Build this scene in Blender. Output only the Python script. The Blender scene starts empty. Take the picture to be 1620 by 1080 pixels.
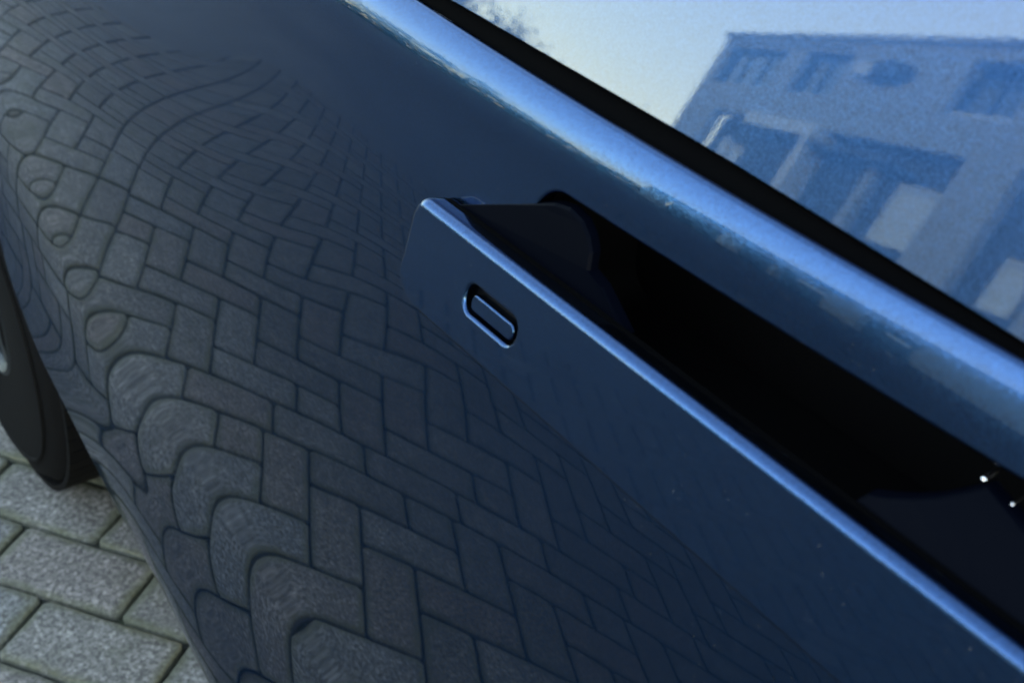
import bpy, math, random
import numpy as np
from mathutils import Vector, Matrix
random.seed(7)
rng = np.random.default_rng(7)
R = math.radians
sc = bpy.context.scene
col = sc.collection
EXPO = 4.12
WBT = 8500.0
SEL = 13.0
ALB = 0.245

# ------------------------------------------------------------------ camera
cam_d = bpy.data.cameras.new("camera"); cam = bpy.data.objects.new("camera", cam_d); col.objects.link(cam)
CR = Vector((-0.5999837, -0.7990305, 0.0396198)); CD = Vector((-0.4771758, 0.3176774, -0.8193805)); CF = Vector((0.6421237, -0.5105206, -0.5718793))
CAM = Vector((0.0, 0.0, 1.2002215))
m = Matrix.Identity(4)
for i in range(3):
    m[i][0] = CR[i]; m[i][1] = -CD[i]; m[i][2] = -CF[i]; m[i][3] = CAM[i]
cam.matrix_world = m
cam_d.sensor_width = 36.0; cam_d.lens = 2000/1620*36.0
cam_d.clip_start = 0.02; cam_d.clip_end = 3000
cam_d.dof.use_dof = True; cam_d.dof.focus_distance = 0.68; cam_d.dof.aperture_fstop = 14.0
cam_d.dof.aperture_blades = 7
sc.camera = cam

# ------------------------------------------------------------------ light
SUN_AZ = 108.0      # degrees from +X towards +Y : behind the house that the window mirrors
SUN_EL = SEL
w = bpy.data.worlds.new("World"); sc.world = w; w.use_nodes = True
nt = w.node_tree; nt.nodes.clear()
sky = nt.nodes.new("ShaderNodeTexSky"); sky.sky_type = 'NISHITA'; sky.sun_disc = False
sky.sun_elevation = R(SUN_EL); sky.sun_rotation = R(90-SUN_AZ)
sky.air_density = 1.0; sky.dust_density = 0.5; sky.ozone_density = 1.5; sky.altitude = 50
bg = nt.nodes.new("ShaderNodeBackground"); bg.inputs[1].default_value = 0.15
wo = nt.nodes.new("ShaderNodeOutputWorld")
nt.links.new(sky.outputs[0], bg.inputs[0]); nt.links.new(bg.outputs[0], wo.inputs[0])
sd = bpy.data.lights.new("sun", 'SUN'); sd.energy = 2.0; sd.angle = R(0.5); sd.color = (1.0, 0.86, 0.7)
so = bpy.data.objects.new("sun", sd); col.objects.link(so)
sv = Vector((math.cos(R(SUN_AZ))*math.cos(R(SUN_EL)), math.sin(R(SUN_AZ))*math.cos(R(SUN_EL)), math.sin(R(SUN_EL))))
so.rotation_euler = sv.to_track_quat('Z', 'Y').to_euler(); so.location = (0, 0, 30)
sc.view_settings.view_transform = 'Standard'; sc.view_settings.look = 'None'
sc.view_settings.exposure = EXPO; sc.view_settings.gamma = 1.0
sc.view_settings.use_white_balance = True; sc.view_settings.white_balance_temperature = WBT; sc.view_settings.white_balance_tint = 10.0
sc.render.engine = 'CYCLES'
sc.cycles.max_bounces = 6

# ------------------------------------------------------------------ helpers
def tag(o, label=None, cat=None, group=None, kind=None):
    if label: o['label'] = label
    if cat: o['category'] = cat
    if group: o['group'] = group
    if kind: o['kind'] = kind
    return o
def mesh(name, verts, faces, mat=None, parent=None, normals=None, smooth=False):
    if normals is not None:   # wind every face to agree with its normals
        va = np.array([tuple(v) for v in verts]); na = np.array([tuple(n) for n in normals]); ff = []
        for f in (faces if isinstance(faces, list) else faces.tolist()):
            p = va[f]; q = np.roll(p, -1, 0); g_ = np.array([((p[:, 1]-q[:, 1])*(p[:, 2]+q[:, 2])).sum(), ((p[:, 2]-q[:, 2])*(p[:, 0]+q[:, 0])).sum(), ((p[:, 0]-q[:, 0])*(p[:, 1]+q[:, 1])).sum()])
            ff.append(f if g_ @ na[f].sum(0) >= 0 else f[::-1])
        faces = ff
    me = bpy.data.meshes.new(name)
    me.from_pydata([tuple(v) for v in verts] if not isinstance(verts, np.ndarray) else verts.tolist(), [], faces if isinstance(faces, list) else faces.tolist())
    me.update()
    if mat: me.materials.append(mat)
    if smooth or normals is not None:
        me.polygons.foreach_set('use_smooth', [True]*len(me.polygons))
    if normals is not None:
        me.normals_split_custom_set_from_vertices([tuple(n) for n in normals])
    o = bpy.data.objects.new(name, me); col.objects.link(o)
    if parent: o.parent = parent
    return o
def empty(name, loc=(0, 0, 0), parent=None):
    o = bpy.data.objects.new(name, None); col.objects.link(o); o.location = loc
    o.empty_display_size = .1
    if parent: o.parent = parent
    return o
class MB:
    def __init__(s): s.v = []; s.f = []
    def box(s, x0, x1, y0, y1, z0, z1, M=None):
        b = len(s.v); P = [(x, y, z) for x in (x0, x1) for y in (y0, y1) for z in (z0, z1)]
        if M is not None: P = [tuple(M @ Vector(p)) for p in P]
        s.v += P
        for q in ((0,1,3,2),(4,6,7,5),(0,4,5,1),(2,3,7,6),(0,2,6,4),(1,5,7,3)): s.f.append([b+i for i in q])
        return s
    def rings(s, rings, close=True, cap0=False, cap1=False):
        b = len(s.v); n = len(rings[0])
        for r_ in rings: s.v += [tuple(p) for p in r_]
        for k in range(len(rings)-1):
            for i in range(n if close else n-1):
                j = (i+1) % n
                s.f.append([b+k*n+i, b+k*n+j, b+(k+1)*n+j, b+(k+1)*n+i])
        if cap0: s.f.append([b+i for i in range(n)][::-1])
        if cap1: s.f.append([b+(len(rings)-1)*n+i for i in range(n)])
        return s
    def build(s, name, mat, parent=None, smooth=False): return mesh(name, s.v, s.f, mat, parent, smooth=smooth)
def new_mat(name):
    mt = bpy.data.materials.new(name); mt.use_nodes = True
    b = mt.node_tree.nodes['Principled BSDF']; return mt, mt.node_tree, b
def node(nt, t, **kw):
    n = nt.nodes.new(t)
    for k, v in kw.items():
        if k in ('inp',):
            for a, b in v.items(): n.inputs[a].default_value = b
        else: setattr(n, k, v)
    return n
def simple(name, colr, rough=.6, metal=0, noise=0.0, nscale=20, bump=0.0, coat=0, ior=1.5, spec=.5):
    mt, nt, b = new_mat(name)
    b.inputs['Base Color'].default_value = (*colr, 1); b.inputs['Roughness'].default_value = rough
    b.inputs['Metallic'].default_value = metal; b.inputs['Coat Weight'].default_value = coat; b.inputs['IOR'].default_value = ior; b.inputs['Specular IOR Level'].default_value = spec
    if noise or bump:
        tc = node(nt, 'ShaderNodeTexCoord'); nz = node(nt, 'ShaderNodeTexNoise', inp={'Scale': nscale, 'Detail': 6.0, 'Roughness': .6})
        nt.links.new(tc.outputs['Object'], nz.inputs['Vector'])
        if noise:
            mr = node(nt, 'ShaderNodeMapRange', inp={'From Min': .3, 'From Max': .7, 'To Min': 1-noise, 'To Max': 1+noise})
            nt.links.new(nz.outputs['Fac'], mr.inputs['Value'])
            mx = node(nt, 'ShaderNodeMix', data_type='RGBA', blend_type='MULTIPLY'); mx.inputs['Factor'].default_value = 1
            mx.inputs['A'].default_value = (*colr, 1); nt.links.new(mr.outputs[0], mx.inputs['B']); nt.links.new(mx.outputs['Result'], b.inputs['Base Color'])
        if bump:
            bp = node(nt, 'ShaderNodeBump', inp={'Strength': .6, 'Distance': bump}); nt.links.new(nz.outputs['Fac'], bp.inputs['Height']); nt.links.new(bp.outputs[0], b.inputs['Normal'])
    return mt

# ------------------------------------------------------------------ materials
def paint_mat(name, base, rough=.30, ior_c=1.38, peel=.0000016, dust=.5):
    """car paint: a blue flake layer (coloured, blurred reflection) under clear lacquer (sharp, Fresnel-weighted reflection)"""
    mt = bpy.data.materials.new(name); mt.use_nodes = True; nt = mt.node_tree; nt.nodes.clear()
    out = node(nt, 'ShaderNodeOutputMaterial'); tc = node(nt, 'ShaderNodeTexCoord')
    vo = node(nt, 'ShaderNodeTexVoronoi', inp={'Scale': 2600.0}); nt.links.new(tc.outputs['Object'], vo.inputs['Vector'])
    sp = node(nt, 'ShaderNodeSeparateColor'); nt.links.new(vo.outputs['Color'], sp.inputs[0])
    mr = node(nt, 'ShaderNodeMapRange', inp={'To Min': .70, 'To Max': 1.32}); nt.links.new(sp.outputs[0], mr.inputs['Value'])
    mx = node(nt, 'ShaderNodeMix', data_type='RGBA', blend_type='MULTIPLY'); mx.inputs['Factor'].default_value = 1
    mx.inputs['A'].default_value = (*base, 1); nt.links.new(mr.outputs[0], mx.inputs['B'])
    vm = node(nt, 'ShaderNodeVectorMath', operation='SUBTRACT'); vm.inputs[1].default_value = (.5, .5, .5); nt.links.new(vo.outputs['Color'], vm.inputs[0])
    vs = node(nt, 'ShaderNodeVectorMath', operation='SCALE'); vs.inputs['Scale'].default_value = .10; nt.links.new(vm.outputs[0], vs.inputs[0])
    ge = node(nt, 'ShaderNodeNewGeometry'); va = node(nt, 'ShaderNodeVectorMath', operation='ADD'); nt.links.new(ge.outputs['Normal'], va.inputs[0]); nt.links.new(vs.outputs[0], va.inputs[1])
    vn = node(nt, 'ShaderNodeVectorMath', operation='NORMALIZE'); nt.links.new(va.outputs[0], vn.inputs[0])
    fl = node(nt, 'ShaderNodeBsdfAnisotropic', inp={'Roughness': rough}); nt.links.new(mx.outputs['Result'], fl.inputs['Color']); nt.links.new(vn.outputs[0], fl.inputs['Normal'])
    # lacquer with slight orange peel
    nz = node(nt, 'ShaderNodeTexNoise', inp={'Scale': 420.0, 'Detail': 2.0}); nt.links.new(tc.outputs['Object'], nz.inputs['Vector'])
    bp = node(nt, 'ShaderNodeBump', inp={'Strength': 1.0, 'Distance': peel}); nt.links.new(nz.outputs['Fac'], bp.inputs['Height'])
    ct = node(nt, 'ShaderNodeBsdfAnisotropic', inp={'Color': (1, 1, 1, 1), 'Roughness': .02}); nt.links.new(bp.outputs[0], ct.inputs['Normal'])
    fr = node(nt, 'ShaderNodeFresnel', inp={'IOR': ior_c}); nt.links.new(bp.outputs[0], fr.inputs['Normal'])
    ms = node(nt, 'ShaderNodeMixShader'); nt.links.new(fr.outputs[0], ms.inputs[0]); nt.links.new(fl.outputs[0], ms.inputs[1]); nt.links.new(ct.outputs[0], ms.inputs[2])
    # fine dust and a few hairline wipe marks lying on the lacquer
    d1 = node(nt, 'ShaderNodeTexNoise', inp={'Scale': 900.0, 'Detail': 1.0}); nt.links.new(tc.outputs['Object'], d1.inputs['Vector'])
    m1 = node(nt, 'ShaderNodeMapRange', inp={'From Min': .74, 'From Max': .80, 'To Min': 0, 'To Max': .10*dust}); nt.links.new(d1.outputs['Fac'], m1.inputs['Value'])
    mp = node(nt, 'ShaderNodeMapping'); mp.inputs['Rotation'].default_value = (0, R(38), 0); mp.inputs['Scale'].default_value = (3, 3, 150); nt.links.new(tc.outputs['Object'], mp.inputs['Vector'])
    d2 = node(nt, 'ShaderNodeTexNoise', inp={'Scale': 1.6, 'Detail': 3.0, 'Distortion': .4}); nt.links.new(mp.outputs[0], d2.inputs['Vector'])
    m2 = node(nt, 'ShaderNodeMapRange', inp={'From Min': .72, 'From Max': .78, 'To Min': 0, 'To Max': .012*dust}); nt.links.new(d2.outputs['Fac'], m2.inputs['Value'])
    d3 = node(nt, 'ShaderNodeTexNoise', inp={'Scale': 9.0, 'Detail': 4.0}); nt.links.new(tc.outputs['Object'], d3.inputs['Vector'])
    m3 = node(nt, 'ShaderNodeMapRange', inp={'From Min': .35, 'From Max': .75, 'To Min': .0, 'To Max': .0022*dust}); nt.links.new(d3.outputs['Fac'], m3.inputs['Value'])
    a1 = node(nt, 'ShaderNodeMath', operation='ADD'); nt.links.new(m1.outputs[0], a1.inputs[0]); nt.links.new(m2.outputs[0], a1.inputs[1])
    a2 = node(nt, 'ShaderNodeMath', operation='ADD'); nt.links.new(a1.outputs[0], a2.inputs[0]); nt.links.new(m3.outputs[0], a2.inputs[1])
    df = node(nt, 'ShaderNodeBsdfDiffuse', inp={'Color': (.32, .31, .28, 1)})
    m4 = node(nt, 'ShaderNodeMixShader'); nt.links.new(a2.outputs[0], m4.inputs[0]); nt.links.new(ms.outputs[0], m4.inputs[1]); nt.links.new(df.outputs[0], m4.inputs[2])
    nt.links.new(m4.outputs[0], out.inputs['Surface'])
    return mt
M_paint = paint_mat("navy_metallic_paint", (.0085, .036, .090), rough=.21, ior_c=1.255, dust=.8)
M_panel = paint_mat("navy_metallic_paint_upper", (.010, .034, .085), rough=.34, ior_c=1.47, peel=.0000034, dust=.2)
M_rubber = simple("black_rubber", (.0003, .0003, .0004), rough=.9, spec=.02, bump=.0002, nscale=400)
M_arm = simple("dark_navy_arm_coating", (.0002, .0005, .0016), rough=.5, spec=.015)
M_plastic = simple("black_plastic", (.0006, .0006, .0008), rough=.6, spec=.08)
M_tyre = simple("tyre_rubber", (.0018, .0018, .002), rough=.8, spec=.05, noise=.3, nscale=60, bump=.0006)
M_rim = simple("grey_alloy", (.03, .033, .036), rough=.45, metal=1.0)
M_screw = simple("bright_screw_metal", (.7, .7, .75), rough=.2, metal=1.0)
def brick_mat():
    mt, nt, b = new_mat("grey_concrete_brick")
    tc = node(nt, 'ShaderNodeTexCoord'); ge = node(nt, 'ShaderNodeNewGeometry'); oi = node(nt, 'ShaderNodeObjectInfo')
    P = ge.outputs['Position']
    add = node(nt, 'ShaderNodeMath', operation='ADD'); nt.links.new(oi.outputs['Random'], add.inputs[0]); nt.links.new(ge.outputs['Random Per Island'], add.inputs[1])
    fr = node(nt, 'ShaderNodeMath', operation='FRACT'); nt.links.new(add.outputs[0], fr.inputs[0])
    cr = node(nt, 'ShaderNodeValToRGB'); e = cr.color_ramp.elements
    e[0].position = 0; e[0].color = (.235, .22, .205, 1); e[1].position = 1; e[1].color = (.37, .345, .315, 1)
    x = e.new(.35); x.color = (.31, .29, .265, 1); x = e.new(.6); x.color = (.31, .255, .225, 1); x = e.new(.8); x.color = (.265, .265, .26, 1)
    nt.links.new(fr.outputs[0], cr.inputs[0])
    # speckled aggregate
    n1 = node(nt, 'ShaderNodeTexNoise', inp={'Scale': 150.0, 'Detail': 6.0, 'Roughness': .72}); nt.links.new(P, n1.inputs['Vector'])
    m1 = node(nt, 'ShaderNodeMapRange', inp={'From Min': .40, 'From Max': .61, 'To Min': .34, 'To Max': 1.66}); nt.links.new(n1.outputs['Fac'], m1.inputs['Value'])
    v1 = node(nt, 'ShaderNodeTexVoronoi', inp={'Scale': 210.0}); nt.links.new(P, v1.inputs['Vector'])
    s1 = node(nt, 'ShaderNodeSeparateColor'); nt.links.new(v1.outputs['Color'], s1.inputs[0])
    mv = node(nt, 'ShaderNodeMapRange', inp={'From Min': .6, 'From Max': 1.0, 'To Min': .90, 'To Max': 1.65}); nt.links.new(s1.outputs[0], mv.inputs['Value'])
    n2 = node(nt, 'ShaderNodeTexNoise', inp={'Scale': 22.0, 'Detail': 4.0}); nt.links.new(P, n2.inputs['Vector'])
    m2 = node(nt, 'ShaderNodeMapRange', inp={'From Min': .3, 'From Max': .7, 'To Min': .74*ALB, 'To Max': 1.20*ALB}); nt.links.new(n2.outputs['Fac'], m2.inputs['Value'])
    mu = node(nt, 'ShaderNodeMath', operation='MULTIPLY'); nt.links.new(m1.outputs[0], mu.inputs[0]); nt.links.new(m2.outputs[0], mu.inputs[1])
    mw = node(nt, 'ShaderNodeMath', operation='MULTIPLY'); nt.links.new(mu.outputs[0], mw.inputs[0]); nt.links.new(mv.outputs[0], mw.inputs[1])
    mx = node(nt, 'ShaderNodeMix', data_type='RGBA', blend_type='MULTIPLY'); mx.inputs['Factor'].default_value = 1
    nt.links.new(cr.outputs[0], mx.inputs['A']); nt.links.new(mw.outputs[0], mx.inputs['B'])
    # moss: where noise and the worn rim (attribute 'rim') meet
    at = node(nt, 'ShaderNodeAttribute', attribute_name='rim')
    n3 = node(nt, 'ShaderNodeTexNoise', inp={'Scale': 13.0, 'Detail': 6.0, 'Roughness': .7}); nt.links.new(P, n3.inputs['Vector'])
    a2 = node(nt, 'ShaderNodeMath', operation='MULTIPLY_ADD'); a2.inputs[1].default_value = .30; nt.links.new(at.outputs['Fac'], a2.inputs[0]); nt.links.new(n3.outputs['Fac'], a2.inputs[2])
    m3 = node(nt, 'ShaderNodeMapRange', inp={'From Min': .55, 'From Max': .82, 'To Min': 0, 'To Max': .75}); nt.links.new(a2.outputs[0], m3.inputs['Value'])
    mg = node(nt, 'ShaderNodeMix', data_type='RGBA'); nt.links.new(m3.outputs[0], mg.inputs['Factor']); nt.links.new(mx.outputs['Result'], mg.inputs['A']); mg.inputs['B'].default_value = (.034, .036, .016, 1)
    nt.links.new(mg.outputs['Result'], b.inputs['Base Color']); b.inputs['Roughness'].default_value = .85
    bp = node(nt, 'ShaderNodeBump', inp={'Strength': .8, 'Distance': .0012}); nt.links.new(n1.outputs['Fac'], bp.inputs['Height']); nt.links.new(bp.outputs[0], b.inputs['Normal'])
    return mt
M_brick = brick_mat()
def soil_mat():
    mt, nt, b = new_mat("mossy_joint_sand")
    ge = node(nt, 'ShaderNodeNewGeometry')
    n = node(nt, 'ShaderNodeTexNoise', inp={'Scale': 30.0, 'Detail': 6.0}); nt.links.new(ge.outputs['Position'], n.inputs['Vector'])
    cr = node(nt, 'ShaderNodeValToRGB'); e = cr.color_ramp.elements; e[0].position = .35; e[0].color = (.009, .009, .008, 1); e[1].position = .65; e[1].color = (.018, .023, .009, 1)
    nt.links.new(n.outputs['Fac'], cr.inputs[0]); nt.links.new(cr.outputs[0], b.inputs['Base Color']); b.inputs['Roughness'].default_value = 1
    return mt
M_soil = soil_mat()
M_asphalt = simple("grey_yard_ground", (.07, .07, .07), rough=.9, noise=.25, nscale=1.5)
COEF = '''9231 -9150 -26962 -44159 -60723 -76695 -92181 -107343 -122385 -137534 -153004 -168942 -185342 -202150 -219281 -236643 -254176 -271899 -289919 -308424 -327627 -347712 -368781 -401689 -522331 -716103 -970426
-16957 -33297 -49349 -65049 -80303 -95033 -109213 -122887 -136169 -149234 -162309 -175657 -189346 -203438 -217968 -232929 -248277 -263954 -279935 -296286 -313192 -330950 -349928 -383501 -511041 -713517 -976157
-42649 -56860 -71075 -85220 -99138 -112645 -125589 -137897 -149593 -160803 -171753 -182780 -194002 -205559 -217584 -230172 -243345 -257045 -271177 -285684 -300639 -316312 -333162 -366113 -500597 -710887 -980587
-67842 -79849 -92152 -104673 -117218 -129511 -141285 -152349 -162637 -172220 -181317 -190302 -199315 -208536 -218171 -228415 -239403 -251164 -263606 -276568 -289941 -303807 -318542 -349534 -491029 -708193 -983671
-92504 -102293 -112618 -123426 -134525 -145591 -156251 -166194 -175253 -183441 -190958 -198188 -205271 -212395 -219800 -227760 -236547 -246350 -257183 -268848 -281019 -293442 -306184 -333855 -482381 -705367 -985316
-116549 -124225 -132546 -141528 -151060 -160834 -170409 -179353 -187372 -194400 -200610 -206372 -211817 -217122 -222525 -228341 -234959 -242761 -251960 -262448 -273751 -285190 -296240 -319318 -474688 -702293 -985405
-139819 -145665 -152041 -159078 -166851 -175190 -183660 -191713 -198897 -205020 -210194 -214765 -218857 -222630 -226318 -230253 -234872 -240695 -248176 -257431 -268032 -278915 -288852 -306386 -467941 -698816 -983811
-162079 -166590 -171216 -176228 -181988 -188638 -195891 -203126 -209702 -215216 -219643 -223279 -226254 -228750 -231032 -233459 -236456 -240525 -246268 -254114 -263862 -274351 -284084 -295781 -462076 -694768 -980417
-183026 -186888 -190145 -193168 -196649 -201223 -206998 -213418 -219628 -224907 -228910 -231830 -233846 -235254 -236419 -237752 -239665 -242493 -246714 -253088 -261421 -271217 -281786 -288411 -457014 -690020 -975148
-202326 -206316 -208783 -210075 -211105 -213111 -216936 -222411 -228511 -234019 -237961 -240338 -241459 -241890 -242216 -242836 -244153 -246401 -249680 -254821 -261011 -269651 -281345 -285108 -452829 -684521 -967984
-219660 -224490 -226883 -227004 -225684 -224642 -225793 -229988 -236245 -242492 -246728 -248678 -248942 -248470 -248220 -248490 -249464 -251337 -254575 -259023 -262996 -270388 -281781 -286314 -449792 -678322 -958974
-234779 -240920 -243944 -243731 -240621 -236319 -233909 -236194 -242914 -250291 -255040 -256626 -256191 -255017 -254371 -254478 -255343 -256945 -259933 -263661 -267728 -274810 -284374 -291564 -448016 -671566 -948252
-247515 -255104 -259246 -259610 -255791 -248624 -241986 -241469 -248920 -257486 -262562 -263953 -263130 -261714 -260944 -260809 -261408 -263044 -265404 -269072 -275192 -283310 -290871 -300292 -447518 -664456 -936021
-257769 -266627 -272008 -273578 -270387 -261546 -251012 -247043 -254936 -264475 -269109 -270679 -269982 -268751 -267956 -267689 -268032 -269306 -271404 -275950 -283464 -292805 -300247 -311626 -448323 -657224 -922547
-265447 -275189 -281591 -284436 -282774 -274001 -261586 -255038 -261935 -271957 -275944 -277550 -277210 -276165 -275152 -274554 -274753 -275939 -278201 -283451 -291406 -301424 -310838 -324463 -450336 -650088 -908133
-270406 -280524 -287560 -291324 -290952 -283832 -272725 -266202 -271039 -280147 -283823 -285130 -284643 -283341 -282141 -281936 -282315 -283384 -285628 -291230 -299225 -309732 -321646 -337804 -453328 -643214 -893092
-272416 -282296 -289441 -293617 -293993 -289326 -281850 -277876 -281955 -289362 -292266 -292995 -292260 -290836 -289833 -289955 -290412 -291505 -293843 -299431 -307460 -318425 -332277 -350909 -456994 -636706 -877727
-271157 -280077 -286663 -290669 -291602 -289444 -286058 -285437 -290249 -297516 -301082 -301385 -300299 -299193 -298573 -298404 -298631 -300028 -302658 -308037 -316333 -327761 -342691 -363323 -461014 -630597 -862303
-266250 -273447 -278805 -282178 -283517 -283412 -283362 -285617 -291726 -300174 -306536 -308728 -308475 -307981 -307569 -307232 -307576 -308980 -312077 -317602 -326067 -337755 -352977 -374830 -465106 -624875 -847034
-257306 -262087 -265660 -268040 -269513 -270842 -273148 -277666 -285313 -295514 -305274 -311238 -314052 -315250 -315747 -316106 -317035 -318959 -322517 -328293 -336794 -348373 -363227 -385375 -469058 -619496 -832079
-243990 -245812 -247169 -248217 -249430 -251566 -255480 -261956 -271574 -284130 -297496 -307951 -315192 -319778 -322679 -324841 -327062 -329969 -334155 -340185 -348546 -359597 -373494 -394991 -472732 -614409 -817535
-226065 -224543 -223328 -222684 -223176 -225552 -230581 -238936 -251043 -266620 -283792 -299009 -311465 -320938 -327899 -333175 -337616 -342005 -347032 -353302 -361314 -371422 -383799 -403736 -476057 -609572 -803453
-203414 -198261 -194144 -191424 -190720 -192822 -198603 -208844 -223860 -243013 -264335 -284626 -302964 -318585 -331165 -340943 -348603 -355037 -361132 -367632 -375084 -383846 -394146 -411654 -479011 -604964 -789848'''
# ------------------------------------------------------------------ ground and paving
g = mesh("ground", [(-400, -400, -.06), (400, -400, -.06), (400, 400, -.06), (-400, 400, -.06)], [[0, 1, 2, 3]], M_asphalt); tag(g, kind='structure')
Oxy = Vector((1.36753054, -0.27122841)); Eu = Vector((-0.08591167, -0.05681712)); Ev = Vector((-0.05681712, 0.08591167))
def uvxy(u, v): p = Oxy + Eu*u + Ev*v; return p
def xyuv(x, y):
    d = Vector((x, y)) - Oxy; k = Eu.length_squared; return d.dot(Eu)/k, d.dot(Ev)/k
bricks = []
def addb(u0, u1, v0, v1): bricks.append((u0, u1, v0, v1))
UMIN, UMAX, VMIN, VMAX = -31, 16, -14, 40
def clipadd(u0, u1, v0, v1, a, b, c, d):
    u0, u1, v0, v1 = max(u0, a), min(u1, b), max(v0, c), min(v1, d)
    if u1-u0 > .25 and v1-v0 > .25: addb(u0, u1, v0, v1)
# field around the photographed bricks (u >= -2), herringbone
for k in range(-2, UMAX):
    for j in range(VMIN, VMAX):
        if (j-(k+1)) % 4 == 0: addb(k, k+1, j, j+2)
for r in range(VMIN, VMAX):
    for u in range(-8, UMAX):
        if (u-r) % 4 == 0: clipadd(u, u+2, r, r+1, -2, UMAX+2, VMIN, VMAX+2)
# stretcher course
for j in range(-8, 22): addb(-3, -2, .2+2*j, 2.2+2*j)
# mirrored herringbone beyond the course
o = -2.3
for k in range(UMIN, -3):
    for j in range(0, 46):
        if (j-(-5-k)) % 4 == 0 and True: clipadd(k, k+1, o+j, o+j+2, UMIN, -3, o, VMAX)
    for j in (-1,):
        if (j-(-5-k)) % 4 == 0: clipadd(k, k+1, o+j, o+j+2, UMIN, -3, o, VMAX)
for j in range(0, 46):
    for u in range(UMIN-3, -2):
        if (u-(-3-j)) % 4 == 0: clipadd(u, u+2, o+j, o+j+1, UMIN, -3, o, VMAX)
# second stretcher course, lengthways
for i in range(0, 20): clipadd(.8-2*i-6, .8-2*i-4, o-1, o, UMIN, -3, o-1, o)
# third field
for kk in range(-26, 8):
    for j in range(-14, 4):
        if (j+kk) % 4 == 0: clipadd(-10.2+kk, -9.2+kk, o-3+j, o-1+j, UMIN, -3, -16, o-1)
for j in range(-14, 3):
    for kk in range(-30, 12):
        # rows left free by the strips: u from 2-j to 4-j (mod 4)
        if (kk-(2-j)) % 4 == 0: clipadd(-10.2+kk, -8.2+kk, o-3+j, o-2+j, UMIN, -3, -16, o-1)
J = .026   # half joint in brick units
U = .103
def brick_geo(L, W, seed):
    rr = random.Random(seed); a, b = L*U/2-J*U, W*U/2-J*U
    n = 5 if L > 1.5 else 3; q = 5 if W > 1.5 else 3
    def ring(ins, z, jit):
        P = []
        c = .006-ins*.5
        xs = [(-a+c)+(2*(a-c))*i/n for i in range(n+1)]; ys = [(-b+c)+(2*(b-c))*i/q for i in range(q+1)]
        for x in xs: P.append((x, -b))
        for y in ys: P.append((a, y))
        for x in xs[::-1]: P.append((x, b))
        for y in ys[::-1]: P.append((-a, y))
        return P
    base = ring(0, 0, 0); off = [(rr.uniform(-.0010, .0010), rr.uniform(-.0010, .0010)) for _ in base]
    rings = []
    for ins, z in ((0, -.05), (0, -.0035), (.0014, -.0010), (.0036, 0)):
        rings.append([(x*(a-ins)/a+ox, y*(b-ins)/b+oy, z+rr.uniform(-.0003, .0003)) for (x, y), (ox, oy) in zip(base, off)])
    N = len(base); v = [p for r_ in rings for p in r_]; f = []
    for k in range(3):
        for i in range(N): j = (i+1) % N; f.append([k*N+i, k*N+j, (k+1)*N+j, (k+1)*N+i])
    # inner ring carries rim = 0 so that moss keeps to the edge
    ins = .016; v += [(x*(a-ins)/a, y*(b-ins)/b, .0003) for (x, y) in base]
    for i in range(N): j = (i+1) % N; f.append([3*N+i, 3*N+j, 4*N+j, 4*N+i])
    f.append([4*N+i for i in range(N)])
    rim = [1.0]*(4*N)+[0.0]*N
    return v, f, rim
def brick_mesh(L, W, seed):
    v, f, rim = brick_geo(L, W, seed); me = bpy.data.meshes.new("brick"); me.from_pydata(v, [], f); me.update()
    me.materials.append(M_brick); at = me.attributes.new('rim', 'FLOAT', 'POINT'); at.data.foreach_set('value', rim)
    me.polygons.foreach_set('use_smooth', [True]*len(me.polygons)); me.set_sharp_from_angle(angle=R(50)); return me
pav = mesh("paving", [], [], M_soil)
vb = [tuple(uvxy(a, b))+(-.011,) for a, b in ((UMIN, -16), (UMAX+2, -16), (UMAX+2, VMAX), (UMIN, VMAX))]
pav.data.from_pydata(vb, [], [[0, 3, 2, 1]]); pav.data.update(); tag(pav, kind='structure')
ang = math.atan2(Eu[1], Eu[0])
cache = {}
def centre(b): return uvxy((b[0]+b[1])/2, (b[2]+b[3])/2)
def vis_rank(b):
    p = centre(b); return (p - Vector((1.05, .02))).length*(1.0 if p.y > -.30 else 1.0)
bricks.sort(key=vis_rank)
rest_v, rest_f, rest_r = [], [], []
for i, b in enumerate(bricks):
    L, W = round(b[1]-b[0], 2), round(b[3]-b[2], 2); p = centre(b)
    dz = random.uniform(-.0016, .0012); tx, ty = random.uniform(-.006, .006), random.uniform(-.006, .006)
    if i < 300:
        sd_ = random.randrange(4); key = (L, W, sd_)
        if key not in cache: cache[key] = brick_mesh(L, W, sd_*7+int(L*10))
        ob = bpy.data.objects.new("brick", cache[key]); col.objects.link(ob); ob.parent = pav
        ob.location = (p.x, p.y, dz); ob.rotation_euler = (tx, ty, ang+random.uniform(-.008, .008))
    elif p.y > -.6 and p.length < 5.5:
        a_, b_ = L*U/2-J*U, W*U/2-J*U; c_, s_ = math.cos(ang), math.sin(ang); n0 = len(rest_v)
        for ins, z in ((0, -.04), (0, -.0045), (.005, 0)):
            for sx, sy in ((-1, -1), (1, -1), (1, 1), (-1, 1)):
                x, y = sx*(a_-ins), sy*(b_-ins); rest_v.append((p.x+x*c_-y*s_, p.y+x*s_+y*c_, z+dz+x*ty*.5+y*tx*.5)); rest_r.append(1.0 if ins == 0 else .3)
        for k in range(2):
            for q in range(4): q2 = (q+1) % 4; rest_f.append([n0+k*4+q, n0+k*4+q2, n0+k*4+4+q2, n0+k*4+4+q])
        rest_f.append([n0+8, n0+9, n0+10, n0+11])
rb = mesh("bricks_farther_off", rest_v, rest_f, M_brick, pav); rb['kind'] = 'stuff'
at = rb.data.attributes.new('rim', 'FLOAT', 'POINT'); at.data.foreach_set('value', rest_r)

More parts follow.
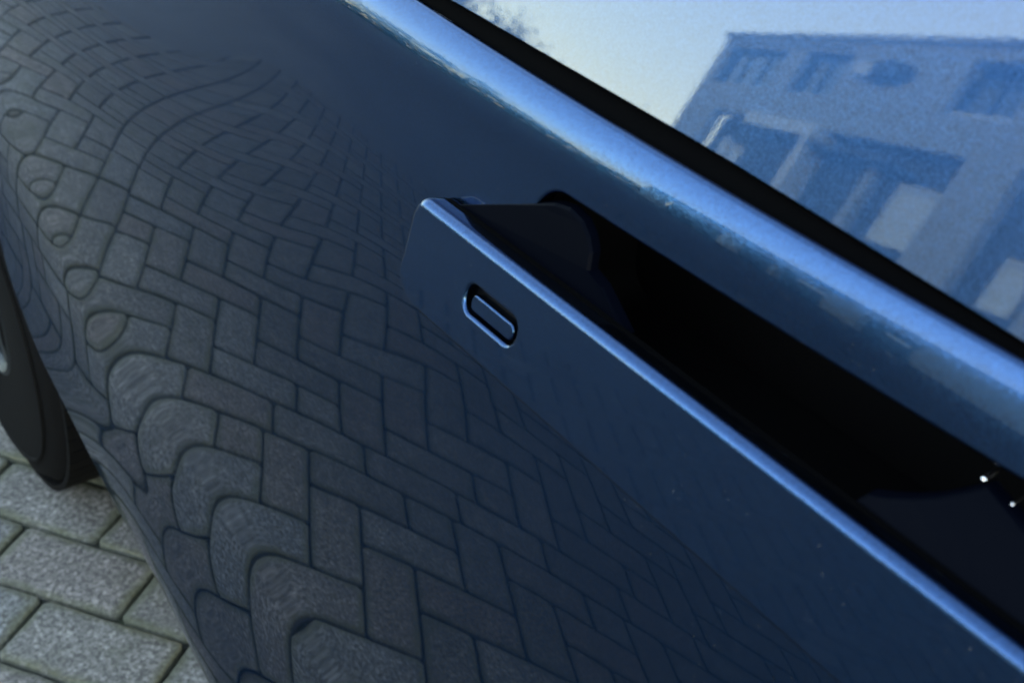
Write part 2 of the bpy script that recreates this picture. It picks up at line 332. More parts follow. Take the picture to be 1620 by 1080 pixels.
# ------------------------------------------------------------------ car
car = empty("car", (.9, -1.1, 0)); car_inv = Matrix.Translation((-.9, 1.1, 0))
tag(car, "dark blue metallic car with glossy door, popped-out handle and paving mirrored in it", "car")
def adopt(o, par=None):
    o.parent = par or car
    if par is None: o.matrix_parent_inverse = car_inv.copy()
    return o
# body side: height field y = h(x, z), cubic B-spline
X0, X1, NX, Z0, Z1, NZ = -.5, 1.45, 20, 0.1, 1.10, 24
CFA = np.array([[int(t) for t in ln.split()] for ln in COEF.strip().split("\n")], float)*1e-6
def bas(t):
    i = np.floor(t).astype(int); q = t-i
    b = np.stack([(1-q)**3/6, (3*q**3-6*q**2+4)/6, (-3*q**3+3*q**2+3*q+1)/6, q**3/6], -1)
    d = np.stack([-(1-q)**2/2, (9*q**2-12*q)/6, (-9*q**2+6*q+3)/6, q**2/2], -1); return i, b, d
def surf(x, z):
    x = np.asarray(x, float); z = np.asarray(z, float)
    tx = np.clip((x-X0)/(X1-X0)*NX, 0, NX-1e-6); tz = np.clip((z-Z0)/(Z1-Z0)*NZ, 0, NZ-1e-6)
    ix, bx, dx = bas(tx); iz, bz, dz = bas(tz); k = np.arange(4)
    P = CFA[(ix[..., None]+k)[..., :, None], (iz[..., None]+k)[..., None, :]]
    h = np.einsum('...ij,...i,...j->...', P, bx, bz)
    hx = np.einsum('...ij,...i,...j->...', P, dx, bz)*NX/(X1-X0); hz = np.einsum('...ij,...i,...j->...', P, bx, dz)*NZ/(Z1-Z0)
    n = np.stack([-hx, np.ones_like(hx), -hz], -1); n /= np.linalg.norm(n, axis=-1)[..., None]
    return h, n
# handle opening
HX0, HX1, HZ0, HZ1, HR = -.06, .3400, .900, .9730, .017
def rr_sdf(x, z):
    cx, cz = (HX0+HX1)/2, (HZ0+HZ1)/2; qx = np.abs(x-cx)-(HX1-HX0)/2+HR; qz = np.abs(z-cz)-(HZ1-HZ0)/2+HR
    return np.hypot(np.maximum(qx, 0), np.maximum(qz, 0))+np.minimum(np.maximum(qx, qz), 0)-HR
EDGE = [(-.6, .17), (.62, .17), (.73, .185), (.804, .2184), (.9186, .2772), (1.062, .3297), (1.1861, .3779), (1.2741, .4374), (1.34, .52), (1.40, .61), (1.46, .68), (1.6, .75)]
ex = np.array([e[0] for e in EDGE]); ez = np.array([e[1] for e in EDGE])
# smooth the lower outline
xs_ = np.linspace(-.6, 1.6, 441); zs_ = np.interp(xs_, ex, ez)
kern = np.hanning(15); kern /= kern.sum(); zs_ = np.convolve(np.pad(zs_, 7, mode='edge'), kern, 'valid')
def z_low(x): return np.interp(x, xs_, zs_)
def z_top(x): return .9950+.0170*np.asarray(x)
gx = np.linspace(X0, X1-.002, 500); gz = np.linspace(.12, 1.04, 310)
GX, GZ = np.meshgrid(gx, gz, indexing='ij')
F = np.minimum(np.minimum(rr_sdf(GX, GZ), (GZ-z_low(GX))), z_top(GX)-GZ)
nx_, nz_ = GX.shape
idx = np.arange(nx_*nz_).reshape(nx_, nz_)
a, b_, c_, d_ = idx[:-1, :-1].ravel(), idx[1:, :-1].ravel(), idx[1:, 1:].ravel(), idx[:-1, 1:].ravel()
Ff = F.ravel(); pos = np.stack([GX.ravel(), GZ.ravel()], 1)
quad_in = (Ff[a] > 0) & (Ff[b_] > 0) & (Ff[c_] > 0) & (Ff[d_] > 0)
quad_out = (Ff[a] <= 0) & (Ff[b_] <= 0) & (Ff[c_] <= 0) & (Ff[d_] <= 0)
faces = [list(q) for q in np.stack([a, d_, c_, b_], 1)[quad_in].tolist()]
extra = []; ecache = {}
def cut(i, j):
    k = (min(i, j), max(i, j))
    if k not in ecache:
        t = Ff[i]/(Ff[i]-Ff[j]); p = pos[i]+(pos[j]-pos[i])*t; ecache[k] = nx_*nz_+len(extra); extra.append(p)
    return ecache[k]
mix = ~(quad_in | quad_out)
for q in np.stack([a, d_, c_, b_], 1)[mix].tolist():
    for tri in ((q[0], q[1], q[2]), (q[0], q[2], q[3])):
        out = []
        for s in range(3):
            i, j = tri[s], tri[(s+1) % 3]
            if Ff[i] > 0: out.append(i)
            if (Ff[i] > 0) != (Ff[j] > 0): out.append(cut(i, j))
        if len(out) >= 3: faces.append(out)
pos = np.concatenate([pos, np.array(extra)])
used = np.zeros(len(pos), bool)
for f_ in faces: used[f_] = True
remap = np.cumsum(used)-1
faces = [[int(remap[i]) for i in f_] for f_ in faces]
pos = pos[used]
H_, N_ = surf(pos[:, 0], pos[:, 1])
door = mesh("door", np.stack([pos[:, 0], H_, pos[:, 1]], 1), faces, M_paint, None, normals=N_)
adopt(door)
def strip(name, xz, inward, prof, mat, par, flip=False):
    """roll an edge of the body skin inwards. xz: outline points, inward: unit (x,z) per point, prof: (offset, depth, angle)"""
    xz = np.array(xz); inward = np.array(inward); rows = []; nr = []
    h0, n0 = surf(xz[:, 0], xz[:, 1])
    for off, dep, ang_ in prof:
        q = xz+inward*off
        P = np.stack([q[:, 0], h0, q[:, 1]], 1)
        # height follows the skin's tangent plane
        P[:, 1] += -(n0[:, 0]*(q[:, 0]-xz[:, 0])+n0[:, 2]*(q[:, 1]-xz[:, 1]))/n0[:, 1]
        P -= np.array([0, 1, 0])*dep
        iv = np.stack([inward[:, 0], np.zeros(len(q)), inward[:, 1]], 1)
        n = n0*math.cos(ang_)+iv*math.sin(ang_); n /= np.linalg.norm(n, axis=1)[:, None]
        rows.append(P); nr.append(n)
    n = len(xz); V = np.concatenate(rows); NN = np.concatenate(nr); fs = []
    for k in range(len(rows)-1):
        for i in range(n-1):
            q = [k*n+i, (k+1)*n+i, (k+1)*n+i+1, k*n+i+1]; fs.append(q[::-1] if flip else q)
    return mesh(name, V, fs, mat, par, normals=NN)
def qprof(r, deep, n=7):
    P = [(-.0004, .0001, 0)]
    for k in range(n+1):
        t = math.pi/2*k/n; P.append((r*math.sin(t), r*(1-math.cos(t)), t))
    P.append((r+.0001, deep, math.pi/2)); return P
# outline of the opening, counter-clockwise
ol = []; inn = []
for cx, cz, a0 in ((HX1-HR, HZ1-HR, 0), (HX0+HR, HZ1-HR, 90), (HX0+HR, HZ0+HR, 180), (HX1-HR, HZ0+HR, 270)):
    for k in range(17):
        t = R(a0+90*k/16); ol.append((cx+HR*math.cos(t), cz+HR*math.sin(t))); inn.append((-math.cos(t), -math.sin(t)))
ol.append(ol[0]); inn.append(inn[0])
# subdivide long sides
ol2, in2 = [], []
for i in range(len(ol)-1):
    p, q = np.array(ol[i]), np.array(ol[i+1]); nseg = max(1, int(np.linalg.norm(q-p)/.004))
    for k in range(nseg): ol2.append(p+(q-p)*k/nseg); v_ = np.array(inn[i])+(np.array(inn[i+1])-np.array(inn[i]))*k/nseg; in2.append(v_/np.linalg.norm(v_))
ol2.append(np.array(ol[-1])); in2.append(np.array(inn[-1]))
adopt(strip("opening_rim", ol2, in2, qprof(.0022, .010), M_paint, None, flip=False))
# dark plastic cup behind the opening
cup = MB(); y_in = -.335
def surf_y(x, z): return float(surf([x], [z])[0][0])
cr_ = [Vector((p[0]+n[0]*.0024, surf_y(p[0], p[1])-.006, p[1]+n[1]*.0024)) for p, n in zip(ol2[:-1], in2[:-1])]
back = [Vector((p.x, y_in, p.z)) for p in cr_]
cup.rings([cr_, back], cap1=True); adopt(cup.build("handle_recess", M_plastic))
# lower edge of the door skin
xe = np.linspace(-.45, 1.44, 380); zl = z_low(xe); tn = np.gradient(zl, xe); ivx = tn/np.sqrt(1+tn**2); ivz = -1/np.sqrt(1+tn**2)
adopt(strip("door_lower_edge", np.stack([xe, zl], 1), np.stack([ivx, ivz], 1), qprof(.003, .06), M_paint, None, flip=True))
# top edge under the window seal
xt = np.linspace(X0, 1.44, 380); zt = z_top(xt)
adopt(strip("door_top_edge", np.stack([xt, zt], 1), np.stack([xt*0, xt*0+1], 1), qprof(.0011, .0016), M_paint, None, flip=False))

# black seal in the seam and the panel above it
TILT = R(20); gy0, gz0 = -.3015, 1.0075
def gdy(x):
    xx = min(max(x, X0), 1.44); return 0.0
def gl(x, s, off=0): # point on the panel's plane, s metres up from its nominal lower edge
    dz = .0170*(x-.27)
    return Vector((x, gy0+gdy(x)-math.sin(TILT)*s+math.cos(TILT)*off, gz0+dz+math.cos(TILT)*s+math.sin(TILT)*off))
def s_low(x): return float(np.interp(x, [.05, .14, .19, .27, .43, .6], [-.0075, -.0060, -.0045, -.0022, -.0012, -.001]))
W_ = MB()
xs = [X0-.9+i*(3.0)/150 for i in range(151)][::-1]
W_.rings([[gl(x, s_low(x), -.003) for x in xs], [gl(x, s_low(x), -.0008) for x in xs], [gl(x, s_low(x)+.0008) for x in xs], [gl(x, .50) for x in xs]], close=False)
win = adopt(W_.build("upper_panel", M_panel, smooth=False))
S_ = MB(); prof = []
# rubber lip: a low rounded bead between door edge and glass, profile in (outward from glass, up the glass)
for t in range(13):
    an = math.pi*t/12; prof.append((.0045+.0042*math.cos(an)*-1, .0010+.0030*math.sin(an)))
seal_rings = []
for x in xs:
    ring = []
    zt0 = float(z_top(x)); yt = surf_y(min(max(x, X0), 1.44), zt0)
    A = Vector((x, yt-.0022, zt0-.004)); B = gl(x, s_low(x)+.001, -.0022)
    nrm = Vector((0, .62, .78)); dv = B-A
    ring.append(A-nrm*.006)
    for t in range(13):
        s = t/12; ring.append(A+dv*s+nrm*(.0006*math.sin(math.pi*s)**.6-.0016))
    ring.append(B-nrm*.006)
    seal_rings.append(ring)
S_.rings(seal_rings, close=True)
adopt(S_.build("seam_seal", M_rubber, smooth=True))
# rest of the shell: roof, far side, underbody, so that the car shades the ground as a car does
sh = MB()
pr = [(-.47, 1.47), (-.62, 1.50), (-1.15, 1.53), (-1.7, 1.50), (-1.86, 1.45), (-2.03, 1.0), (-2.05, .6), (-2.02, .2)]
sh.rings([[Vector((x, y, z)) for y, z in pr] for x in (-1.4, 1.9)], close=False)
adopt(sh.build("roof", M_paint, smooth=True))
ub = MB(); ub.box(-1.4, 1.02, -2.0, -.36, .19, .24); ub.box(1.02, 2.6, -1.95, -.62, .19, .24); adopt(ub.build("underbody", M_plastic))
il = MB(); il.box(-1.4, 1.02, -.43, -.40, .19, .86); il.box(1.0, 1.03, -.95, -.345, .36, .80); il.box(1.02, 2.6, -.62, -.60, .2, .95); il.box(1.0, 2.6, -.62, -.33, .84, .86)
adopt(il.build("wheel_arch_liner", M_plastic))
# rear quarter beyond the skin and front end, out of frame
fe = MB(); fe.box(-1.4, -.5, -.34, -.25, .2, .96); adopt(fe.build("neighbouring_panel", M_paint))
# wheel
WC = Vector((1.515, -.306-.125, .285)); WR = .285; WW = .25
wheel = empty("wheel", (0, 0, 0)); adopt(wheel)
tprof = [(-.5, .42), (-.52, .80), (-.49, .92), (-.42, .985), (-.30, 1.0), (.30, 1.0), (.42, .985), (.49, .92), (.52, .80), (.5, .42)]
ty = MB(); NS = 120; rings = []
for k in range(NS):
    t = 2*math.pi*k/NS
    rings.append([Vector((WC.x+WR*rr_*math.cos(t), WC.y+WW*ww, WC.z+WR*rr_*math.sin(t))) for ww, rr_ in tprof])
rings.append(rings[0]); ty.rings(rings, close=False)
tyre = ty.build("tyre", M_tyre, wheel, smooth=True)
rib = MB()
for q_, wv in ((.84, .514),):
    rings = []
    for k in range(NS+1):
        t = 2*math.pi*k/NS; rings.append([Vector((WC.x+WR*(q_+dq)*math.cos(t), WC.y+WW*(wv+dw), WC.z+WR*(q_+dq)*math.sin(t))) for dq, dw in ((-.012, -.004), (-.006, .010), (.006, .010), (.012, -.004))])
    rib.rings(rings, close=False)
rib.build("sidewall_ribs", M_tyre, wheel)
# tread blocks
tb = MB()
for k in range(72):
    t = 2*math.pi*k/72
    for j, wv in enumerate((-.36, -.13, .13, .36)):
        Mx = Matrix.Translation(WC) @ Matrix.Rotation(-(t+(j % 2)*.04), 4, 'Y') @ Matrix.Translation((WR*.998, wv*WW, 0))
        tb.box(-.004, .004, -.10*WW, .10*WW, -.0115, .0115, Mx)
tb.build("tread", M_tyre, wheel)['kind'] = 'stuff'
rm = MB(); rings = []
for k in range(61):
    t = 2*math.pi*k/60; rings.append([Vector((WC.x+WR*q*math.cos(t), WC.y+WW*ww, WC.z+WR*q*math.sin(t))) for ww, q in ((.50, .43), (.51, .41), (.45, .39), (-.2, .37))])
rm.rings(rings, close=False)
for k in range(10):
    t = 2*math.pi*k/10; Mx = Matrix.Translation(WC) @ Matrix.Rotation(-t, 4, 'Y'); rm.box(.03, WR*.4, .36*WW, .46*WW, -.012, .012, Mx)
rm.box(-.06, .06, .30*WW, .48*WW, -.06, .06, Matrix.Translation(WC)); rm.build("rim", M_rim, wheel, smooth=False)
wheel.matrix_basis = Matrix.Translation(WC) @ Matrix.Rotation(R(-1), 4, 'Z') @ Matrix.Translation(-WC)

# ------------------------------------------------------------------ door handle (tilted bar)
e1 = Vector((-.305, .012, .005)).normalized(); e2 = Vector((0, -.28, .960)); e2 = (e2-e1*e2.dot(e1)).normalized(); e3 = e1.cross(e2)
HO = Vector((.3970, -.2600, .9455))
def hp(a, b, c): return HO+e1*a+e2*b+e3*c
HL, HH = .410, .0455
def rrect(x0, x1, y0, y1, rad, off, ns=12):
    """rad: TL TR BR BL (y1 is top). returns points and outline normals, counter-clockwise seen from outside"""
    P = []; N = []
    for (cx, cy, r0, a0) in ((x0, y0, rad[3], 180), (x1, y0, rad[2], 270), (x1, y1, rad[1], 0), (x0, y1, rad[0], 90)):
        sx = 1 if cx == x0 else -1; sy = 1 if cy == y0 else -1
        ccx, ccy = cx+sx*r0, cy+sy*r0; r_ = max(r0-off, .0002)
        if r0-off < .0002: ccx, ccy = cx+sx*(off+.0002), cy+sy*(off+.0002)
        for k in range(ns+1):
            t = R(a0+90*k/ns); P.append((ccx+r_*math.cos(t), ccy+r_*math.sin(t))); N.append((math.cos(t), math.sin(t)))
    return P, N
HRAD = (.0085, .012, .02, .017)
def edge_k(ny):   # the rounding is full along the top and tight along the bottom
    q = min(max((ny+.6)/.9, 0), 1); q = q*q*(3-2*q); return .25+.75*q
def loft(name, specs, box_, rad, mat, parent, frame, capback=True, hole=None, ns=12):
    V = []; NN = []; fs = []; n = None
    for off, c, th in specs:
        P, N = rrect(*box_, rad, 0, ns); n = len(P)
        for (x, y), (nx, ny) in zip(P, N):
            k_ = edge_k(ny) if c > -.0047 else 1.0
            V.append(frame(x-nx*off*k_, y-ny*off*k_, c*k_)); NN.append((e1*nx+e2*ny)*math.sin(th)+e3*math.cos(th))
    K = len(specs)
    for k in range(K-1):
        for i in range(n):
            j = (i+1) % n; fs.append([k*n+i, (k+1)*n+i, (k+1)*n+j, k*n+j])
    if capback: fs.append([(K-1)*n+i for i in range(n)][::-1])
    if hole is None: fs.append(list(range(n)))
    return V, NN, fs, n
rb_ = .0046; specs = []
for k in range(9): t = math.pi/2*k/8; specs.append((rb_*(1-math.sin(t)), -rb_*(1-math.cos(t)), t))
specs.append((0, -.0056, math.pi/2+.03)); specs.append((.0004, -.0140, math.pi/2+.06))
for k in range(1, 5): t = math.pi/2*k/4; specs.append((.0004+.0009*(1-math.cos(t)), -.0140-.0009*math.sin(t), math.pi/2+t))
box_ = (0, HL, -HH, 0)
V, NN, fs, n = loft("h", specs, box_, HRAD, None, None, hp, hole=True)
# button opening (pill), in handle coordinates
BX, BY, BL, BW = .0665, -.0240, .0355, .0125
def pill(L_, W2, off=0, ns=10, sh=.0):
    P = []; N = []
    for cx, cy, a0 in ((-L_/2, -W2/2, 180), (L_/2, -W2/2, 270), (L_/2, W2/2, 0), (-L_/2, W2/2, 90)):
        r0 = W2*.44; sx = 1 if cx < 0 else -1; sy = 1 if cy < 0 else -1
        for k in range(ns+1):
            t = R(a0+90*k/ns); x = cx+sx*r0+(r0-off)*math.cos(t); y = cy+sy*r0+(r0-off)*math.sin(t)
            P.append((BX+x+sh*y, BY+y)); N.append((math.cos(t), math.sin(t)))
    return P, N
PP, PN = pill(BL, BW, -.0016)
# front face with the hole: fan both loops by angle around the button centre
outer = V[:n]; O0, ON = rrect(*box_, HRAD, 0); O2 = [(x-nx*rb_*edge_k(ny), y-ny*rb_*edge_k(ny)) for (x, y), (nx, ny) in zip(O0, ON)]
import bmesh
bm = bmesh.new(); vo_ = [bm.verts.new(hp(x, y, 0)) for x, y in O2]; vi_ = [bm.verts.new(hp(x, y, 0)) for x, y in PP]
ed = []
for L_ in (vo_, vi_):
    for i in range(len(L_)): ed.append(bm.edges.new((L_[i], L_[(i+1) % len(L_)])))
bmesh.ops.triangle_fill(bm, edges=ed, use_beauty=True, use_dissolve=False, normal=e3)
bm.verts.index_update(); base = len(V); fv = [v.co.copy() for v in bm.verts]
V += fv; NN += [e3.copy() for _ in fv]
for f_ in bm.faces:
    ids = [v.index for v in f_.verts]; ids = ids if f_.normal.dot(e3) > 0 else ids[::-1]; fs.append([base+i for i in ids])
bm.free()
# rolled rim of the hole and its wall
rp = []
for k in range(7): t = math.pi/2*k/6; rp.append((-.0016+.0016*math.sin(t), -.0016*(1-math.cos(t)), t))
rp.append((0, -.0060, math.pi/2)); rp.append((.0001, -.0060, math.pi/2))
base = len(V); npil = len(PP)
for off, c, th in rp:
    P, N = pill(BL, BW, off)
    for (x, y), (nx, ny) in zip(P, N): V.append(hp(x, y, c)); NN.append(-(e1*nx+e2*ny)*math.sin(th)+e3*math.cos(th))
for k in range(len(rp)-1):
    for i in range(npil): j = (i+1) % npil; fs.append([base+k*npil+i, base+k*npil+j, base+(k+1)*npil+j, base+(k+1)*npil+i])
handle = mesh("door_handle", V, fs, M_paint, None, normals=NN); adopt(handle)
# floor of the button pocket and the button
P, N = pill(BL, BW, 0); fl = mesh("button_pocket", [hp(x, y, -.0059) for x, y in P], [list(range(len(P)))], M_plastic, handle)
V, NN, fs = [], [], []; K = 0
bs = []
for k in range(6): t = math.pi/2*k/5; bs.append((.0027+.0009*(1-math.sin(t)), -.0014-.0009*(1-math.cos(t)), t))
bs.append((.0027, -.0059, math.pi/2))
for off, c, th in bs:
    P, N = pill(BL-.001, BW, off)
    for (x, y), (nx, ny) in zip(P, N): V.append(hp(x, y-.0013, c)); NN.append((e1*nx+e2*ny)*math.sin(th)+e3*math.cos(th))
for k in range(len(bs)-1):
    for i in range(npil): j = (i+1) % npil; fs.append([k*npil+i, (k+1)*npil+i, (k+1)*npil+j, k*npil+j])
fs.append(list(range(npil)))
mesh("lock_button", V, fs, M_paint, handle, normals=NN)
# added black strip in place of gap shade, a hair wider along the handle's bottom
G_ = MB(); gr = []
P, N = rrect(*box_, HRAD, 0)
for off, c in ((.0006, -.0019), (-.0012, -.0022), (-.0012, -.0138), (.004, -.0141)):
    gr.append([hp(x-nx*(off if off > 0 else off*(1-edge_k(ny))/.75), y-ny*(off if off > 0 else off*(1-edge_k(ny))/.75), c if ny < -.3 else min(c, -.0105)) for (x, y), (nx, ny) in zip(P, N)])
G_.rings(gr); G_.build("gap_shade_strip", M_rubber, handle)
# two dark brackets that carry the handle, front and rear, running back into the opening
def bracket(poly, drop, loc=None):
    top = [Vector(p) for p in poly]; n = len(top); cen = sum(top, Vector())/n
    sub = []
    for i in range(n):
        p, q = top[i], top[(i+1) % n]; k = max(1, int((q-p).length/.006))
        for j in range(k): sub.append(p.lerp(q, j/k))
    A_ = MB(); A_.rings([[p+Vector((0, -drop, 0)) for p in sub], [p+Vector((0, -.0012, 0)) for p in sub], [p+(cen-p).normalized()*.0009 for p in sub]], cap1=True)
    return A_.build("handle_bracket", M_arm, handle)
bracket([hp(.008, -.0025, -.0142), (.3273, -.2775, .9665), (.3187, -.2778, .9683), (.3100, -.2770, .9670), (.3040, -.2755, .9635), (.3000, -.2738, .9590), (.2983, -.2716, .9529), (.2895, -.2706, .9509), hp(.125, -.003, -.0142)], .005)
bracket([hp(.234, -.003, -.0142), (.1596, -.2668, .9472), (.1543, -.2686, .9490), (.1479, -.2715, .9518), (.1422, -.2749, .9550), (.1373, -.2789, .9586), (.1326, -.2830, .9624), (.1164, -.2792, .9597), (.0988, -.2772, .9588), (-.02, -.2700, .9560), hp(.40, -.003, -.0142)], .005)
# two small bright screws deep in the opening
for px_, pz_, r_ in ((.1345, .9630, .0009), (.1240, .9612, .0005)):
    s = MB(); rings = []
    for rad_, y in ((r_, -.290), (r_, -.2842), (r_*.6, -.2835)): rings.append([Vector((px_+rad_*math.cos(2*math.pi*k/12), y, pz_+rad_*math.sin(2*math.pi*k/12))) for k in range(12)])
    s.rings(rings, cap1=True); adopt(s.build("screw", M_screw, smooth=True))
# ------------------------------------------------------------------ what the upper panel and shoulder mirror: a house and trees
M_render = simple("pale_grey_render", (.46, .46, .44), rough=.9, noise=.08, nscale=2, bump=.003)
M_white = simple("white_frame", (.78, .78, .76), rough=.5)
M_dark = simple("dark_cladding", (.05, .055, .06), rough=.7, noise=.15, nscale=3)
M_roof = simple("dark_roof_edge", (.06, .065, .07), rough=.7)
M_pane = simple("house_window_glass", (.02, .03, .035), rough=.03, ior=1.6)
M_blind = simple("drawn_white_blind", (.85, .87, .85), rough=.8)
KB = 1.5; GP = Vector((.27, -.30))
P1 = GP+(Vector((16.5, 20.8))-GP)*KB; P2 = GP+(Vector((8.4, 15.35))-GP)*KB
fu = (P2-P1).normalized(); fn = Vector((fu.y, -fu.x))
if fn.dot(GP-P1) < 0: fn = -fn
house = empty("house", (P1.x, P1.y, 0))
tag(house, "pale grey two-storey house with dark windows and white porch, mirrored in the car", "house")
def hh(h): return 1+(h-1)*KB
# local frame: s along facade, d outwards from facade, z up
MH = Matrix(((fu.x, fn.x, 0, 0), (fu.y, fn.y, 0, 0), (0, 0, 1, 0), (0, 0, 0, 1)))
def hb(name, s0, s1, h0, h1, d0, d1, mat, par=None):
    b = MB().box(s0*KB, s1*KB, d0, d1, hh(h0) if h0 > -5 else 0, hh(h1), MH); o = b.build(name, mat, par or house); return o
# walls in pieces round the openings: upper storey wall, lower storey, recesses set back
HS0, HS1 = -2.1, 26.0
wl = MB()
def wb(s0, s1, h0, h1, d0=-.35, d1=0): wl.box(s0*KB, s1*KB, d0, d1, max(hh(h0), 0), hh(h1), MH)
wb(HS0, HS1, 5.98, 6.22); wb(4.6, 8.5, 5.1, 6.0); wb(10.3, HS1, 5.1, 6.0); wb(HS0, HS1, 4.5, 5.1); wb(HS0, -1.6, 5.1, 6.0); wb(1.7, 2.6, 5.1, 6.0)
wb(9.9, 11.2, 0, 4.5); wb(12.9, HS1, 0, 4.5); wb(HS0, -.2, 0, 4.5)
wl.box(HS0*KB, HS1*KB, -9, -1.6, 0, hh(6.2), MH); wl.build("wall", M_render, house)
hb("roof", HS0-.12, HS1+.2, 6.22, 6.31, -9, .12, M_render); hb("parapet_dark_band", HS0-.02, 4.4, 6.06, 6.11, -.2, .02, M_roof)  # plain dark band just below the roof line, left part only
hb("cladding", -.2, 9.9, .4, 4.5, -1.5, -.45, M_dark); hb("cladding", 11.2, 12.9, .4, 4.5, -1.5, -.25, M_dark)
def window(s0, s1, h0, h1, d=-.25, blind=False, n=2):
    fr = hb("window", s0, s1, h0, h0+.06, d-.05, d+.06, M_white); x = MB()
    x.box(s0*KB, s1*KB, d-.05, d+.06, hh(h1)-.09, hh(h1), MH); x.box(s0*KB, s0*KB+.08, d-.05, d+.05, hh(h0), hh(h1), MH); x.box(s1*KB-.08, s1*KB, d-.05, d+.05, hh(h0), hh(h1), MH)
    for k in range(1, n):
        c = (s0+(s1-s0)*k/n)*KB; x.box(c-.04, c+.04, d-.045, d+.04, hh(h0), hh(h1), MH)
    x.build("frame", M_white if blind else M_roof, fr)
    hb("pane", s0, s1, h0, h1, d-.03, d-.01, M_blind if blind else M_pane, fr)
window(-1.6, 1.7, 5.12, 5.97, n=3); window(2.6, 4.6, 5.12, 5.97, n=2); window(8.5, 10.3, 5.15, 5.75, n=2)
hb('pilaster', 7.25, 7.55, .4, 4.1, -.46, -.2, M_render)
window(8.5, 9.75, 3.02, 3.97, d=-.22, blind=True, n=1); window(11.9, 12.6, 2.7, 3.4, d=-.2, blind=True, n=1)
window(.6, 1.1, 3.55, 4.05, d=-.4, blind=True, n=1); window(1.25, 1.9, 3.5, 3.95, d=-.4, blind=True, n=1)
hb("porch_beam", 2.1, 5.35, 4.28, 4.52, -.44, .25, M_white); hb("porch_post", 4.95, 5.3, .4, 4.28, -.44, .2, M_white); 
hb("canopy", 5.35, 8.4, 4.12, 4.2, -.44, .3, M_dark)
# oval lamp on the upper wall
lm_ = MB(); rings = []
for k in range(9):
    t = math.pi*k/8; r_ = .32*math.sin(t)+.01
    rings.append([MH @ Vector((6.3*KB+1.25*-math.cos(t), .05+r_*.8*max(math.sin(q), -.1), hh(5.65)+r_*math.cos(q))) for q in [2*math.pi*i/14 for i in range(14)]])
lm_.rings(rings, cap0=True, cap1=True); lm_.build("wall_lamp", M_dark, house, smooth=True)
hb("wall_plate", 5.35, 5.95, 5.5, 5.7, 0.02, .3, M_white)
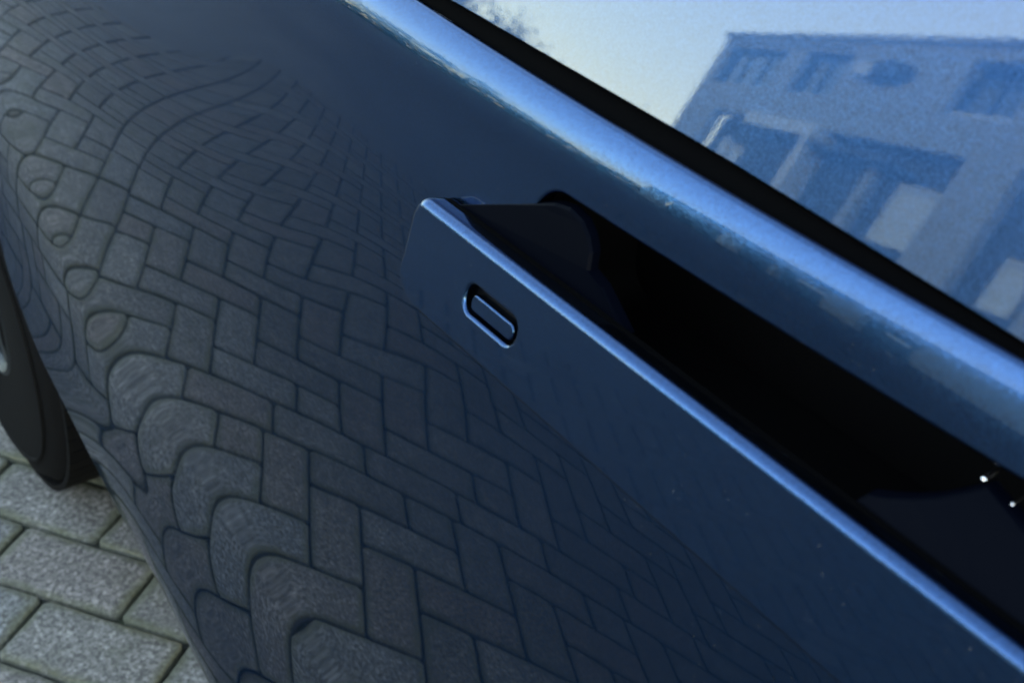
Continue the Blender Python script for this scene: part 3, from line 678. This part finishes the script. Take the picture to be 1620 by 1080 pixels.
# trees and hedge on the horizon to the left of the house
def leaf_mat(n, c):
    mt, nt, b = new_mat(n); oi = node(nt, 'ShaderNodeNewGeometry'); cr = node(nt, 'ShaderNodeValToRGB'); e = cr.color_ramp.elements
    e[0].color = (c[0]*.6, c[1]*.6, c[2]*.6, 1); e[1].color = (c[0]*1.5, c[1]*1.4, c[2]*1.2, 1); nt.links.new(oi.outputs['Random Per Island'], cr.inputs[0]); nt.links.new(cr.outputs[0], b.inputs['Base Color']); b.inputs['Roughness'].default_value = .7; return mt
M_leaf = leaf_mat("dark_leaves", (.045, .06, .03)); M_bark = simple("bark", (.09, .07, .055), rough=.95, noise=.3, nscale=8)
def tree(az, dist, h, wd, label, seed):
    rr = random.Random(seed); x, y = dist*math.cos(R(az)), dist*math.sin(R(az)); root = empty("tree", (x, y, 0)); tag(root, label, "tree", "trees on the horizon mirrored in the upper panel")
    tr = MB(); 
    def limb(p, q, r0, r1):
        d = (q-p).normalized(); a = d.orthogonal().normalized(); b = d.cross(a)
        tr.rings([[P+(a*math.cos(t)+b*math.sin(t))*r_ for t in [2*math.pi*i/7 for i in range(7)]] for P, r_ in ((p, r0), (p.lerp(q, .5)+Vector((rr.uniform(-.1, .1), rr.uniform(-.1, .1), 0)), (r0+r1)/2), (q, r1))])
    top = Vector((0, 0, h*.8)); limb(Vector((0, 0, -.1)), top, h*.03, h*.008); cl = []
    for k in range(9):
        z = h*(.3+.055*k); a = rr.uniform(0, 6.28); q = Vector((math.cos(a)*wd*rr.uniform(.3, .48), math.sin(a)*wd*rr.uniform(.3, .48), z+h*rr.uniform(.05, .2))); limb(Vector((0, 0, z)), q, h*.010, h*.003); cl.append((q, wd*rr.uniform(.13, .22)))
    cl.append((top, wd*.2))
    for k in range(10): cl.append((Vector((rr.gauss(0, wd*.2), rr.gauss(0, wd*.2), h*rr.uniform(.45, .95))), wd*rr.uniform(.1, .2)))
    tr.build("trunk", M_bark, root, smooth=True); v, f = [], []
    for c, r_ in cl:
        for k in range(150):
            p = c+Vector((rr.gauss(0, 1), rr.gauss(0, 1), rr.gauss(0, .8)))*r_*.55; s = h*rr.uniform(.008, .018); a = Vector((rr.gauss(0, 1), rr.gauss(0, 1), rr.gauss(0, 1))).normalized(); b = a.orthogonal().normalized()
            n0 = len(v); v += [tuple(p+a*s), tuple(p+b*s), tuple(p-a*s), tuple(p-b*s)]; f.append([n0, n0+1, n0+2, n0+3])
    mesh("crown", v, f, M_leaf, root)
tree(38.0, 46, 8.2, 6.5, "tallest dark tree at the left end of the mirrored tree line", 1)
tree(41.5, 52, 6.4, 6, "rounded dark tree second from the left in the mirrored tree line", 2)
tree(45.0, 60, 5.8, 7, "low wide dark tree in the middle of the mirrored tree line", 3)
tree(49.0, 55, 6.0, 5, "small dark tree beside the mirrored house corner", 4)
tree(33.0, 50, 8.5, 7, "broad dark tree beyond the left end of the mirrored view", 5)
tree(26.0, 40, 7.5, 7, "dark tree mirrored only along the car's shoulder edge", 6)
# long dark hedge under the trees
hd = MB()
v, f = [], []; rr = random.Random(9)
for k in range(5200):
    az = rr.uniform(-6, 54); d = 48+rr.uniform(-1, 1); p = Vector((d*math.cos(R(az)), d*math.sin(R(az)), rr.uniform(0, 3.6+.5*math.sin(az*1.3)+.25*math.sin(az*5.1)))); s = rr.uniform(.25, .45)
    a = Vector((rr.gauss(0, 1), rr.gauss(0, 1), rr.gauss(0, 1))).normalized(); b = a.orthogonal().normalized(); n0 = len(v); v += [tuple(p+a*s), tuple(p+b*s), tuple(p-a*s), tuple(p-b*s)]; f.append([n0, n0+1, n0+2, n0+3])
hedge = mesh("hedge", v, f, M_leaf); tag(hedge, "long dark hedge along the far edge of the yard, below the mirrored trees", "hedge")
